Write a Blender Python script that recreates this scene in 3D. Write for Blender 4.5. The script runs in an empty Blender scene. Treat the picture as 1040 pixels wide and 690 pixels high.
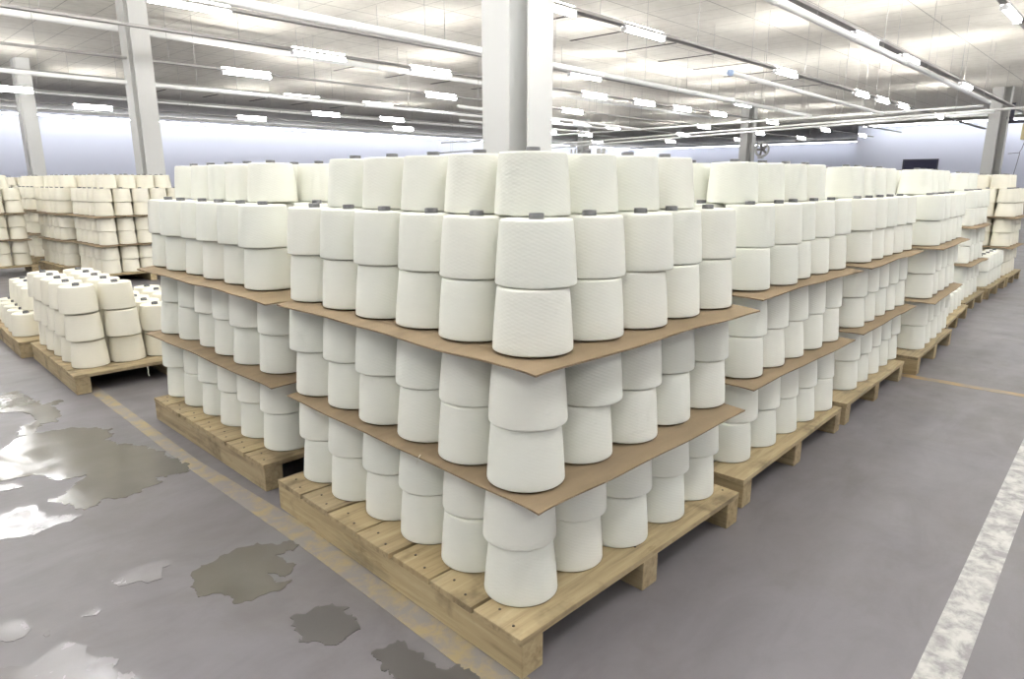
import bpy, bmesh, math, random
from mathutils import Vector, Matrix, noise
from mathutils.geometry import delaunay_2d_cdt
random.seed(7)
C = bpy.context.scene.collection
PI = math.pi

# ------------------------------------------------------------------ helpers
def link(name, me, parent=None):
    o = bpy.data.objects.new(name, me)
    C.objects.link(o)
    if parent is not None:
        o.parent = parent
    return o

def tag(o, label=None, cat=None, group=None, kind=None):
    if label: o['label'] = label
    if cat: o['category'] = cat
    if group: o['group'] = group
    if kind: o['kind'] = kind
    return o

def empty(name, loc, rz=0.0):
    o = bpy.data.objects.new(name, None)
    C.objects.link(o)
    o.location = loc
    o.rotation_euler = (0, 0, rz)
    o.empty_display_size = 0.1
    return o

def mesh(name, bm, mat, smooth=False):
    me = bpy.data.meshes.new(name)
    bmesh.ops.recalc_face_normals(bm, faces=bm.faces)
    bm.to_mesh(me); bm.free()
    if smooth:
        for p in me.polygons: p.use_smooth = True
    if mat: me.materials.append(mat)
    return me

def box(bm, x0, x1, y0, y1, z0, z1, bevel=0.0, mat=0):
    g = bmesh.ops.create_cube(bm, size=1.0)
    vs = g['verts']
    for v in vs:
        v.co = Vector(((x0 + x1) / 2 + v.co.x * (x1 - x0), (y0 + y1) / 2 + v.co.y * (y1 - y0), (z0 + z1) / 2 + v.co.z * (z1 - z0)))
    if bevel > 0:
        es = list({e for v in vs for e in v.link_edges})
        bmesh.ops.bevel(bm, geom=es, offset=bevel, segments=2, profile=0.6, affect='EDGES', clamp_overlap=True)

def tube(bm, a, b, r, seg=20, caps=True):
    a, b = Vector(a), Vector(b)
    d = b - a
    m = Matrix.Translation((a + b) / 2) @ d.to_track_quat('Z', 'Y').to_matrix().to_4x4()
    bmesh.ops.create_cone(bm, cap_ends=caps, segments=seg, radius1=r, radius2=r, depth=d.length, matrix=m)

def lathe(bm, prof, seg=48, close=False):
    """revolve (r, z) pairs about Z, with UVs (angle, height)"""
    uvl = bm.loops.layers.uv.verify()
    rings = []
    for r, z in prof:
        if r < 1e-6:
            rings.append([bm.verts.new((0, 0, z))])
        else:
            rings.append([bm.verts.new((r * math.cos(2 * PI * k / seg), r * math.sin(2 * PI * k / seg), z)) for k in range(seg)])
    for i in range(len(prof) - 1):
        A, B = rings[i], rings[i + 1]
        for k in range(seg):
            k2 = (k + 1) % seg
            if len(A) == 1 and len(B) == 1: continue
            if len(A) == 1: f = bm.faces.new((A[0], B[k], B[k2])); us = ((k + .5) / seg, k / seg, (k + 1) / seg); zs = (prof[i][1], prof[i + 1][1], prof[i + 1][1])
            elif len(B) == 1: f = bm.faces.new((A[k], A[k2], B[0])); us = (k / seg, (k + 1) / seg, (k + .5) / seg); zs = (prof[i][1], prof[i][1], prof[i + 1][1])
            else:
                f = bm.faces.new((A[k], A[k2], B[k2], B[k])); us = (k / seg, (k + 1) / seg, (k + 1) / seg, k / seg)
                zs = (prof[i][1], prof[i][1], prof[i + 1][1], prof[i + 1][1])
            for l, u, z in zip(f.loops, us, zs): l[uvl].uv = (u, z)
    return rings

# ------------------------------------------------------------------ materials
class N:
    """tiny node-tree writer"""
    def __init__(s, name):
        s.m = bpy.data.materials.new(name); s.m.use_nodes = True
        s.t = s.m.node_tree; s.t.nodes.clear()
        s.out = s.t.nodes.new('ShaderNodeOutputMaterial')
    def n(s, typ, **kw):
        x = s.t.nodes.new(typ)
        for k, v in kw.items():
            if k.startswith('i_'):
                key = k[2:]
                key = int(key) if key.isdigit() else key.replace('_', ' ')
                x.inputs[key].default_value = v
            else: setattr(x, k, v)
        return x
    def l(s, a, b): s.t.links.new(a, b)
    def math(s, op, a, b=None, clamp=False):
        x = s.n('ShaderNodeMath', operation=op, use_clamp=clamp)
        for i, v in enumerate((a, b)):
            if v is None: continue
            if isinstance(v, (int, float)): x.inputs[i].default_value = v
            else: s.l(v, x.inputs[i])
        return x.outputs[0]
    def ramp(s, fac, stops, interp='LINEAR'):
        x = s.n('ShaderNodeValToRGB'); x.color_ramp.interpolation = interp
        e = x.color_ramp.elements
        while len(e) < len(stops): e.new(0.5)
        for el, (p, c) in zip(e, stops):
            el.position = p; el.color = c if len(c) == 4 else (*c, 1)
        s.l(fac, x.inputs[0]); return x.outputs[0]
    def mix(s, fac, a, b, mode='MIX'):
        x = s.n('ShaderNodeMix', data_type='RGBA', blend_type=mode)
        for i, v in ((0, fac), (6, a), (7, b)):
            if isinstance(v, (int, float)): x.inputs[i].default_value = v
            elif isinstance(v, tuple): x.inputs[i].default_value = v if len(v) == 4 else (*v, 1)
            else: s.l(v, x.inputs[i])
        return x.outputs[2]
    def noise(s, vec, scale, detail=4, rough=0.55, dist=0.0):
        x = s.n('ShaderNodeTexNoise'); x.inputs['Scale'].default_value = scale; x.inputs['Detail'].default_value = detail
        x.inputs['Roughness'].default_value = rough; x.inputs['Distortion'].default_value = dist
        s.l(vec, x.inputs['Vector']); return x.outputs['Fac']
    def coord(s, which='Object'):
        return s.n('ShaderNodeTexCoord').outputs[which]
    def mapping(s, vec, scale=(1, 1, 1), loc=(0, 0, 0), rot=(0, 0, 0)):
        x = s.n('ShaderNodeMapping'); x.inputs['Scale'].default_value = scale; x.inputs['Location'].default_value = loc; x.inputs['Rotation'].default_value = rot
        s.l(vec, x.inputs['Vector']); return x.outputs[0]
    def bump(s, h, strength=0.2, dist=0.01):
        x = s.n('ShaderNodeBump'); x.inputs['Strength'].default_value = strength; x.inputs['Distance'].default_value = dist
        s.l(h, x.inputs['Height']); return x.outputs[0]
    def bsdf(s, color, rough=0.6, normal=None, metallic=0.0, spec=0.5, **kw):
        b = s.n('ShaderNodeBsdfPrincipled')
        for k, v in (('Base Color', color), ('Roughness', rough), ('Metallic', metallic), ('Specular IOR Level', spec)):
            if isinstance(v, (int, float)): b.inputs[k].default_value = v
            elif isinstance(v, tuple): b.inputs[k].default_value = v if len(v) == 4 else (*v, 1)
            else: s.l(v, b.inputs[k])
        if normal is not None: s.l(normal, b.inputs['Normal'])
        for k, v in kw.items(): b.inputs[k.replace('_', ' ')].default_value = v
        s.l(b.outputs[0], s.out.inputs[0]); return s.m

def srgb(r, g, b):
    f = lambda c: (c / 255 / 12.92) if c / 255 <= 0.04045 else ((c / 255 + 0.055) / 1.055) ** 2.4
    return (f(r), f(g), f(b))

def m_yarn(name, c1, c2):
    w = N(name)
    uv = w.coord('UV')
    sep = w.n('ShaderNodeSeparateXYZ'); w.l(uv, sep.inputs[0])
    u, v = sep.outputs[0], sep.outputs[1]
    rnd = w.n('ShaderNodeObjectInfo').outputs['Random']
    # two families of fine crossing windings
    a = w.math('SINE', w.math('ADD', w.math('MULTIPLY', v, 620), w.math('MULTIPLY', u, 6.2832 * 26)))
    b = w.math('SINE', w.math('SUBTRACT', w.math('MULTIPLY', v, 560), w.math('MULTIPLY', u, 6.2832 * 24)))
    h = w.math('ADD', a, b)
    nz = w.noise(w.mapping(w.coord('Object'), (16, 16, 70), rot=(0.12, 0.1, 0)), 1.0, 5, 0.62)
    big = w.noise(w.coord('Object'), 11, 3)
    h2 = w.math('ADD', w.math('MULTIPLY', h, 0.12), w.math('MULTIPLY', nz, 1.5))
    h2 = w.math('ADD', h2, w.math('MULTIPLY', big, 2.0))
    col = w.mix(rnd, c1, c2)
    col = w.mix(w.math('MULTIPLY', nz, 0.22), col, tuple(x * 0.8 for x in c2))
    return w.bsdf(col, 0.85, w.bump(h2, 0.17, 0.004), spec=0.15)

YARN = m_yarn('cream_yarn', (0.80, 0.81, 0.725), (0.84, 0.835, 0.745))
CREAMIER = m_yarn('creamier_yarn', (0.80, 0.765, 0.635), (0.845, 0.81, 0.69))  # creamier tone of the yarn, given to far and low stacks

def m_core():
    w = N('checked_paper_tube')
    sep = w.n('ShaderNodeSeparateXYZ'); w.l(w.coord('UV'), sep.inputs[0])
    cmb = w.n('ShaderNodeCombineXYZ')
    w.l(w.math('MULTIPLY', sep.outputs[0], 36), cmb.inputs[0]); w.l(w.math('MULTIPLY', sep.outputs[1], 330), cmb.inputs[1])
    ck = w.n('ShaderNodeTexChecker'); ck.inputs['Scale'].default_value = 1.0
    ck.inputs['Color1'].default_value = (0.012, 0.014, 0.02, 1); ck.inputs['Color2'].default_value = (0.26, 0.26, 0.26, 1)
    w.l(cmb.outputs[0], ck.inputs['Vector'])
    return w.bsdf(ck.outputs['Color'], 0.7)
CORE = m_core()

def m_wood():
    w = N('worn_pallet_wood')
    co = w.coord('Object')
    rnd = w.n('ShaderNodeObjectInfo').outputs['Random']
    off = w.n('ShaderNodeVectorMath', operation='ADD'); w.l(co, off.inputs[0])
    cmb = w.n('ShaderNodeCombineXYZ')
    for i, k in enumerate((37.0, 53.0, 71.0)): w.l(w.math('MULTIPLY', rnd, k), cmb.inputs[i])
    w.l(cmb.outputs[0], off.inputs[1])
    g = w.mapping(off.outputs[0], (2.2, 38, 38))
    n1 = w.noise(g, 1.0, 6, 0.62, 0.6)
    n2 = w.noise(off.outputs[0], 5.0, 4, 0.6)
    n3 = w.noise(w.mapping(off.outputs[0], (3, 16, 16)), 1.0, 3, 0.5)
    base = w.ramp(n1, [(0.28, srgb(100, 84, 60)), (0.46, srgb(156, 138, 104)), (0.60, srgb(172, 155, 120)), (0.78, srgb(192, 178, 146))])
    tint = w.ramp(rnd, [(0.0, srgb(176, 159, 126)), (0.3, srgb(136, 124, 105)), (0.55, srgb(180, 163, 128)), (0.8, srgb(146, 132, 110)), (1.0, srgb(166, 147, 110))])
    c = w.mix(0.42, base, tint)
    c = w.mix(w.math('MULTIPLY', w.math('GREATER_THAN', n3, 0.64), 0.22), c, srgb(106, 82, 46))
    stain = w.ramp(n2, [(0.54, (0, 0, 0)), (0.70, (1, 1, 1))])
    c = w.mix(w.math('MULTIPLY', stain, 0.62), c, srgb(84, 72, 54))
    n5 = w.noise(w.mapping(off.outputs[0], (1.2, 7, 7), (3, 1, 5)), 1.0, 5, 0.65)
    c = w.mix(w.math('MULTIPLY', w.ramp(n5, [(0.60, (0, 0, 0)), (0.72, (1, 1, 1))]), 0.5), c, srgb(92, 88, 74))
    return w.bsdf(c, 0.75, w.bump(n1, 0.35, 0.004), spec=0.25)
WOOD = m_wood()

def m_nail():
    return N('nail_steel').bsdf(srgb(78, 70, 62), 0.5, metallic=0.6)
NAIL = m_nail()

def m_card():
    w = N('brown_cardboard')
    co = w.coord('Object')
    rnd = w.n('ShaderNodeObjectInfo').outputs['Random']
    n = w.noise(w.mapping(co, (3, 14, 6)), 1.0, 4, 0.55)
    c = w.ramp(n, [(0.3, srgb(132, 115, 92)), (0.7, srgb(152, 134, 108))])
    c = w.mix(w.math('MULTIPLY', rnd, 0.35), c, srgb(126, 110, 90))
    return w.bsdf(c, 0.8, w.bump(n, 0.15, 0.004), spec=0.2)
CARD = m_card()

def m_floor():
    w = N('stained_concrete')
    co = w.coord('Object')
    n1 = w.noise(co, 0.55, 6, 0.6, 0.4)
    n2 = w.noise(w.mapping(co, (2.6, 6.0, 1)), 1.0, 6, 0.62, 0.8)
    n3 = w.noise(co, 46, 3, 0.6)
    n4 = w.noise(w.mapping(co, (1, 1, 1), (9, 4, 0)), 3.2, 5, 0.6, 0.2)
    c = w.ramp(n2, [(0.25, srgb(95, 92, 94)), (0.5, srgb(112, 109, 112)), (0.75, srgb(122, 119, 122))])
    c2 = w.ramp(n1, [(0.35, srgb(103, 99, 97)), (0.6, srgb(115, 112, 116))])
    c = w.mix(0.5, c, c2)
    n5 = w.noise(w.mapping(co, (1, 1, 1), (4, 7, 2)), 1.3, 7, 0.7, 0.5)
    c = w.mix(w.math('MULTIPLY', w.ramp(n5, [(0.50, (0, 0, 0)), (0.66, (1, 1, 1))]), 0.38), c, srgb(92, 87, 82))
    sp = w.ramp(n4, [(0.62, (0, 0, 0)), (0.80, (1, 1, 1))])
    c = w.mix(w.math('MULTIPLY', sp, 0.30), c, srgb(94, 90, 88))
    c = w.mix(w.math('MULTIPLY', n3, 0.12), c, srgb(98, 95, 97))
    r = w.ramp(n4, [(0.3, (0.40,) * 3), (0.7, (0.55,) * 3)])
    return w.bsdf(c, r, w.bump(n3, 0.12, 0.003), spec=0.22)
FLOOR = m_floor()

def m_paint(name, col, worn, scale, lo, hi):
    w = N(name)
    co = w.coord('Object')
    n = w.noise(co, scale, 7, 0.68, 0.3)
    n2 = w.noise(w.mapping(co, (3, 7, 1)), 1.0, 5, 0.6)
    k = w.ramp(n, [(lo, (1, 1, 1)), (hi, (0, 0, 0))])
    c = w.mix(k, col, worn)
    c = w.mix(w.math('MULTIPLY', n2, 0.25), c, worn)
    return w.bsdf(c, 0.6, spec=0.3)
WHITE_LINE = m_paint('worn_white_paint', srgb(196, 195, 190), srgb(140, 137, 137), 14, 0.40, 0.60)
TAN_LINE = m_paint('worn_tan_paint', srgb(150, 134, 98), srgb(126, 121, 117), 9, 0.44, 0.62)
OCHRE_LINE = m_paint('worn_ochre_paint', srgb(165, 136, 84), srgb(132, 122, 110), 4, 0.42, 0.60)

def m_water(name, col, rough0, rough1, scale):
    w = N(name)
    co = w.coord('Object')
    n = w.noise(co, scale, 5, 0.6, 0.4)
    n2 = w.noise(co, 60, 2, 0.5)
    c = w.mix(n, col, tuple(x * 1.35 for x in col))
    r = w.ramp(n, [(0.35, (rough0,) * 3), (0.65, (rough1,) * 3)])
    return w.bsdf(c, r, w.bump(n2, 0.05, 0.002), spec=0.55)
WATER = m_water('wet_concrete_film', srgb(92, 89, 82), 0.05, 0.22, 7)
WATER_CLEAR = m_water('standing_water_film', srgb(114, 111, 113), 0.08, 0.32, 9)
DAMP = m_water('damp_concrete', srgb(72, 69, 67), 0.28, 0.45, 9)

def m_ceiling():
    w = N('ceiling_board')
    co = w.coord('Object')
    sep = w.n('ShaderNodeSeparateXYZ'); w.l(co, sep.inputs[0])
    def seam(s, pitch, off, wd):
        f = w.math('FRACT', w.math('ADD', w.math('DIVIDE', s, pitch), off))
        d = w.math('ABSOLUTE', w.math('SUBTRACT', f, 0.5))
        return w.math('GREATER_THAN', d, 0.5 - wd / pitch / 2)
    sx = seam(sep.outputs[0], 0.59, 0.30, 0.016)
    sy = seam(sep.outputs[1], 1.16, 0.10, 0.020)
    n = w.noise(co, 6.0, 4, 0.6)
    nb = w.noise(co, 0.25, 3, 0.5)
    c = w.ramp(n, [(0.3, srgb(232, 228, 219)), (0.7, srgb(245, 242, 234))])
    c = w.mix(w.math('MULTIPLY', nb, 0.3), c, srgb(238, 232, 216))
    c = w.mix(w.math('MULTIPLY', sx, 0.5), c, srgb(150, 144, 138))
    c = w.mix(w.math('MULTIPLY', sy, 0.65), c, srgb(150, 144, 138))
    return w.bsdf(c, 0.8, spec=0.2)
CEIL = m_ceiling()

def m_plain(name, col, rough=0.6, ns=2.0, amt=0.06, spec=0.3, metallic=0.0):
    w = N(name)
    n = w.noise(w.coord('Object'), ns, 4)
    c = w.mix(w.math('MULTIPLY', n, amt * 2), col, tuple(x * 0.75 for x in col))
    return w.bsdf(c, rough, spec=spec, metallic=metallic)
WALLM = m_plain('pale_blue_wall', srgb(228, 231, 245), 0.7, 0.3)
COLM = m_plain('grey_column_paint', srgb(206, 206, 203), 0.5, 3.0, 0.08)
PIPEM = m_plain('white_pipe_plastic', srgb(246, 246, 243), 0.35, 2.0, 0.02, 0.5)
BANDM = m_plain('grey_channel_metal', srgb(186, 184, 181), 0.6, 2.0, 0.05)
SLOTM = m_plain('dark_slot', srgb(84, 80, 76), 0.8)
HOUSEM = m_plain('lamp_housing', srgb(236, 236, 236), 0.4)
CAPM = m_plain('blue_cap', srgb(186, 206, 238), 0.4)
DARKM = m_plain('dark_navy_panel', srgb(52, 52, 74), 0.5)
STEELM = m_plain('dark_steel_bracket', srgb(80, 80, 92), 0.5, metallic=0.2)
FANM = m_plain('fan_grey', srgb(190, 190, 188), 0.45)
FAND = m_plain('fan_dark_grille', srgb(118, 114, 110), 0.6)
TANM = m_plain('tan_housing', srgb(206, 192, 150), 0.5)
THREAD = m_plain('loose_thread', srgb(226, 222, 206), 0.8)

def m_emit(name, col, st):
    w = N(name)
    e = w.n('ShaderNodeEmission'); e.inputs[0].default_value = (*col, 1); e.inputs[1].default_value = st
    w.l(e.outputs[0], w.out.inputs[0]); return w.m
TUBE = m_emit('opal_diffuser_glow', (0.97, 0.985, 1.0), 60.0)
ADDED_UPLIGHT = m_emit('added_uplight_glow', (1.0, 0.97, 0.915), 158.0)  # extra upward light added to brighten the ceiling

# ------------------------------------------------------------------ setting
PT = 0.13           # pallet deck height above the floor
H, SH = 0.1772, 0.0235
ZC = 4.14           # ceiling
def setting(name, bm, mat, label=None, cat=None, smooth=False, room=True):
    o = link(name, mesh(name, bm, mat, smooth)); o['kind'] = 'structure'
    if room: shell(o)
    if label: o['label'] = label; o['category'] = cat
    return o
def slab(name, x0, x1, y0, y1, z0, z1, mat, label, cat, bevel=0):
    bm = bmesh.new(); box(bm, x0, x1, y0, y1, z0, z1, bevel)
    return setting(name, bm, mat, label, cat)

RZ = 0.028          # the hall is turned slightly against the pallet rows
HS = 1.34           # the shell of the hall: drawn at a 4.14 m ceiling, then enlarged about eye level for evener lamp light on the ceiling
EYE = Vector((-1.31478, -1.27335, 1.20776 + 0.13))
ZB = EYE.z * (HS - 1) / HS          # shell height that lands on the floor
def RR(x, y, z=0.0): return (x * math.cos(RZ) - y * math.sin(RZ), x * math.sin(RZ) + y * math.cos(RZ), z)
def shell(o, x=0.0, y=0.0, z=0.0, k=None):
    k = k or HS
    o.location = Vector(RR(x, y, z)) * k + EYE * (1 - k)
    o.rotation_euler.z = RZ; o.scale = (k, k, k)
    return o
XA, XB, XF, YA, YB, YS = -9.0, 36.5, 50.0, -9.0, 33.0, 10.5
bm = bmesh.new(); box(bm, -14, 66, -14, 46, -0.2, 0.0)
o = setting('floor', bm, FLOOR, 'grey stained concrete warehouse floor', 'floor', room=False); o.rotation_euler.z = RZ
slab('ceiling', XA, XF, YA, YB, ZC, ZC + 0.2, CEIL, 'beige panelled warehouse ceiling with thin seams', 'ceiling')
slab('wall_left', XA, XF, YB, YB + 0.2, ZB, ZC, WALLM, 'long pale lavender wall beyond the left pallets', 'wall')
slab('wall_right', XB, XB + 0.2, YA, YS, ZB, ZC, WALLM, 'pale blue wall with dark opening beyond the right aisle', 'wall')
slab('wall_recess', XB + 0.2, XF, YS - 0.2, YS, ZB, ZC, WALLM, 'short return wall where the hall gets deeper', 'wall')
slab('wall_back', XF, XF + 0.2, YS, YB, ZB, ZC, WALLM, 'far blue end wall behind the pipes', 'wall')
slab('wall_near', XA, XB, YA - 0.2, YA, ZB, ZC, WALLM, 'pale wall on the near side of the aisle', 'wall')
slab('wall_rear', XA - 0.2, XA, YA, YB, ZB, ZC, WALLM, 'pale wall behind the viewpoint', 'wall')

# suspended steel trunking that carries the lamps
ZTOP = EYE.z + HS * (ZC - EYE.z)
BAND_Y = (0.92, 3.15, 5.86, 9.70, 11.95, 15.45, 19.0, 23.2, 27.0, -1.7, -4.5)
for i, y in enumerate(BAND_Y):
    w_ = 0.16 if i in (1, 2) else 0.11
    bm = bmesh.new(); x1 = 44.0 if y > 11 else 41.0
    box(bm, XA, x1, y - w_ / 2, y + w_ / 2, 3.90, 3.945)
    x = XA + 1.2
    while x < x1:
        box(bm, x - 0.003, x + 0.003, y - 0.003, y + 0.003, 3.94, ZTOP); x += 3.2
    setting('trim_%d' % (i + 1), bm, BANDM, 'grey steel trunking hung under the ceiling, carrying the lamps', 'lamp trunking', room=False).rotation_euler.z = RZ
for k, (y0, y1, xs) in enumerate(((6.62, 8.08, [8.50 + 1.69 * j for j in range(8)]), (13.9, 15.0, [8.95 + 1.65 * j for j in range(5)]), (22.0, 23.2, [7.3 + 1.65 * j for j in range(5)]))):
    bm = bmesh.new()
    for x in xs: box(bm, x - 0.035, x + 0.035, y0, y1, ZC - 0.006, ZC + 0.002)
    setting('trim_%d' % (20 + k), bm, SLOTM, 'row of dark ventilation slots in the ceiling', 'ceiling slots')
# wall head trim, and strip lights added to brighten the walls
bm = bmesh.new(); box(bm, XB - 0.08, XB, YA, YS, ZC - 0.10, ZC)
setting('trim_30', bm, BANDM, 'dark strip where the right wall meets the ceiling', 'wall trim')
t = shell(empty('added_strip_light', (0, 0, 0)), 0, YB - 1.0, ZC - 0.22); tag(t, 'added continuous white strip light along the head of the lavender wall', 'strip light')  # added lamp that washes the lavender wall with light
bm = bmesh.new(); box(bm, XA + 0.2, XF - 0.2, -0.05, 0.05, 0.03, 0.08, 0.004)
x = XA + 0.5
while x < XF: box(bm, x - 0.004, x + 0.004, -0.004, 0.004, 0.075, 0.22); x += 3.0
link('added_light_housing', mesh('added_light_housing', bm, HOUSEM), t)
bm = bmesh.new(); box(bm, XA + 0.25, XF - 0.25, -0.03, 0.03, -0.02, 0.028, 0.008); link('light_diffuser', mesh('light_diffuser', bm, m_emit('added_strip_glow', (0.95, 0.97, 1.0), 40.0)), t)

t = shell(empty('added_strip_light', (0, 0, 0)), 0, 0, ZC - 0.20); tag(t, 'added continuous white strip light along the head of the far end wall', 'strip light')  # added to brighten the end wall
bm = bmesh.new(); box(bm, XF - 0.86, XF - 0.005, YS + 0.3, YB - 0.5, 0.03, 0.08, 0.004); link('added_light_housing', mesh('added_light_housing', bm, HOUSEM), t)
bm = bmesh.new(); box(bm, XF - 0.86, XF - 0.80, YS + 0.3, YB - 0.5, -0.02, 0.028, 0.008); link('light_diffuser', mesh('light_diffuser', bm, m_emit('added_end_glow', (0.95, 0.97, 1.0), 20.0)), t)
t = shell(empty('added_strip_light', (0, 0, 0)), 0, 0, ZC - 0.20); tag(t, 'added continuous white strip light along the head of the wall with the dark doorway', 'strip light')  # added to brighten the doorway wall
bm = bmesh.new(); box(bm, XB - 0.86, XB - 0.005, YA + 0.3, YS - 0.5, 0.03, 0.08, 0.004); link('added_light_housing', mesh('added_light_housing', bm, HOUSEM), t)
bm = bmesh.new(); box(bm, XB - 0.86, XB - 0.80, YA + 0.3, YS - 0.5, -0.02, 0.028, 0.008); link('light_diffuser', mesh('light_diffuser', bm, m_emit('added_doorway_glow', (0.95, 0.97, 1.0), 30.0)), t)

# dark opening high on the right wall
t = shell(empty('door_1', (0, 0, 0)), XB - 0.03, 7.5); tag(t, 'dark navy doorway on the pale blue far wall', 'door', kind='structure')
bm = bmesh.new(); box(bm, 0, 0.02, -0.70, 0.70, ZB, 2.30); link('door_panel', mesh('door_panel', bm, DARKM), t)
bm = bmesh.new()
for a in ((-0.76, -0.70, ZB, 2.36), (0.70, 0.76, ZB, 2.36), (-0.70, 0.70, 2.30, 2.36)): box(bm, -0.02, 0.02, a[0], a[1], a[2], a[3])
link('door_frame', mesh('door_frame', bm, STEELM), t)

# columns: box limb + web + flange, open recess facing -X
COLS = [(2.87, 2.72, 'grey steel column rising behind the nearest pallet stack'), (2.87, 11.15, 'pale steel column behind the low pallet of three-high cones'),
        (2.87, 18.8, 'distant grey steel column furthest toward the lavender wall'), (24.8, 2.82, 'white steel column at the end of the aisle, crossed by pipes'),
        (24.8, 10.89, 'white steel column carrying a round fan'), (24.8, 18.97, 'thin far white steel column behind the nearest stack')]
for i, (x, y, lab) in enumerate(COLS):
    bm = bmesh.new()
    box(bm, -0.128, 0.128, -0.045, 0.232, ZB, ZC, 0.006)
    box(bm, 0.104, 0.126, -0.215, -0.04, ZB, ZC)
    box(bm, -0.128, 0.128, -0.232, -0.214, ZB, ZC, 0.003)
    box(bm, -0.20, 0.20, -0.28, 0.28, ZB, ZB + 0.02)
    o = setting('column' if i == 0 else 'column.%03d' % i, bm, COLM, lab, 'column')
    shell(o, x, y); o.scale = (HS * 1.12, HS * 1.12, HS)

# painted floor lines
def strip(name, pts, mat, label, cat):
    bm = bmesh.new()
    top = [bm.verts.new((x, y, 0.0012)) for x, y in pts]; bot = [bm.verts.new((x, y, -0.001)) for x, y in pts]
    bm.faces.new(top); bm.faces.new(bot[::-1]); n = len(pts)
    for i in range(n): bm.faces.new((top[i], bot[i], bot[(i + 1) % n], top[(i + 1) % n]))
    return setting(name, bm, mat, label, cat, room=False)
strip('floor_line', [(-4.030, -1.055), (0.615, -1.031), (2.003, -0.969), (8.920, -0.672), (19.387, -0.211), (19.382, -0.094), (8.918, -0.543), (2.904, -0.826), (0.595, -0.929), (-4.030, -0.960)], WHITE_LINE, 'worn white stripe painted along the aisle floor', 'floor line')
strip('floor_line.001', [(-0.265, -1.220), (-0.164, -1.225), (-0.166, 0.736), (-0.249, 2.000), (-0.261, 3.497), (-0.252, 6.465), (-0.334, 6.465), (-0.330, 3.527), (-0.315, 1.909), (-0.276, 0.785)], TAN_LINE, 'worn tan stripe on the floor beside the nearest two stacks', 'floor line')
strip('floor_line.002', [(3.795, 0.348), (3.884, 0.349), (3.907, -0.252), (3.957, -2.163), (3.878, -2.164), (3.828, -0.253)], OCHRE_LINE, 'thin ochre stripe crossing the aisle floor', 'floor line')

# ------------------------------------------------------------------ puddles
def puddle(pts, mat, label, seedv, z=0.0016, amp=0.010):
    # subdivide the outline and roughen it
    P = []
    n = len(pts)
    for i in range(n):
        a, b = Vector((*pts[i], 0)), Vector((*pts[(i + 1) % n], 0))
        k = max(1, int((b - a).length / 0.006))
        for j in range(k):
            p = a.lerp(b, j / k)
            q = noise.noise_vector(p * 20 + Vector((seedv, 0, 0))) * amp * 1.7 + noise.noise_vector(p * 62 + Vector((seedv, 3, 0))) * amp * 1.3
            P.append((p.x + q.x, p.y + q.y))
    vs, es_, fs, _, _, _ = delaunay_2d_cdt([Vector(p) for p in P], [], [list(range(len(P)))], 1, 1e-6)
    bm = bmesh.new()
    top = [bm.verts.new((v.x, v.y, z)) for v in vs]
    for f in fs: bm.faces.new([top[k] for k in f])
    bm.edges.ensure_lookup_table()
    rim = [e for e in bm.edges if len(e.link_faces) == 1]
    low = {v: bm.verts.new((v.co.x, v.co.y, -0.001)) for e in rim for v in e.verts}
    for e in rim: bm.faces.new((e.verts[0], e.verts[1], low[e.verts[1]], low[e.verts[0]]))
    o = link('puddle', mesh('puddle', bm, mat))
    tag(o, label, 'puddle', 'puddles on the concrete floor')
    return o
PA = [(-1.067, 2.870), (-0.916, 2.828), (-0.838, 2.936), (-0.744, 2.989), (-0.628, 2.950), (-0.504, 2.879), (-0.423, 2.773), (-0.450, 2.646), (-0.498, 2.620), (-0.454, 2.482), (-0.379, 2.384), (-0.385, 2.323), (-0.338, 2.253), (-0.338, 2.145), (-0.298, 1.999), (-0.321, 1.885), (-0.405, 1.911), (-0.465, 1.922), (-0.456, 1.835), (-0.531, 1.840), (-0.629, 1.804), (-0.705, 1.833), (-0.774, 1.794), (-0.866, 2.008), (-0.779, 2.053), (-0.684, 2.201), (-0.777, 2.197), (-0.866, 2.351), (-0.982, 2.375), (-1.116, 2.422)]
PB = [(-0.920, 4.016), (-0.754, 3.957), (-0.662, 3.972), (-0.626, 3.725), (-0.598, 3.531), (-0.502, 3.567), (-0.493, 3.512), (-0.567, 3.467), (-0.556, 3.301), (-0.615, 3.099), (-0.688, 3.143), (-0.753, 2.972), (-0.807, 3.002), (-0.768, 3.170), (-0.694, 3.205), (-0.688, 3.372), (-0.740, 3.484), (-0.816, 3.529), (-0.964, 3.618)]
PC = [(-1.139, 1.930), (-1.039, 1.971), (-0.977, 2.010), (-0.914, 1.979), (-0.908, 1.854), (-0.799, 1.768), (-0.837, 1.726), (-0.922, 1.715), (-1.002, 1.704), (-1.073, 1.741), (-1.162, 1.728)]
PD = [(-1.063, 2.342), (-0.984, 2.328), (-0.935, 2.298), (-0.913, 2.238), (-0.959, 2.231), (-0.999, 2.255), (-1.077, 2.282)]
PE = [(-1.241, 0.905), (-1.196, 0.889), (-1.116, 0.853), (-1.066, 0.898), (-1.035, 0.891), (-1.005, 0.831), (-1.010, 0.784), (-0.991, 0.772), (-0.962, 0.712), (-0.947, 0.696), (-0.964, 0.665), (-0.961, 0.633), (-0.942, 0.625), (-0.934, 0.577), (-0.927, 0.492), (-1.057, 0.578), (-1.215, 0.755), (-1.247, 0.855)]
PF = [(-1.206, 1.111), (-1.162, 1.118), (-1.129, 1.128), (-1.103, 1.114), (-1.093, 1.048), (-1.110, 1.010), (-1.148, 1.000), (-1.175, 1.033), (-1.213, 1.052)]
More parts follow.
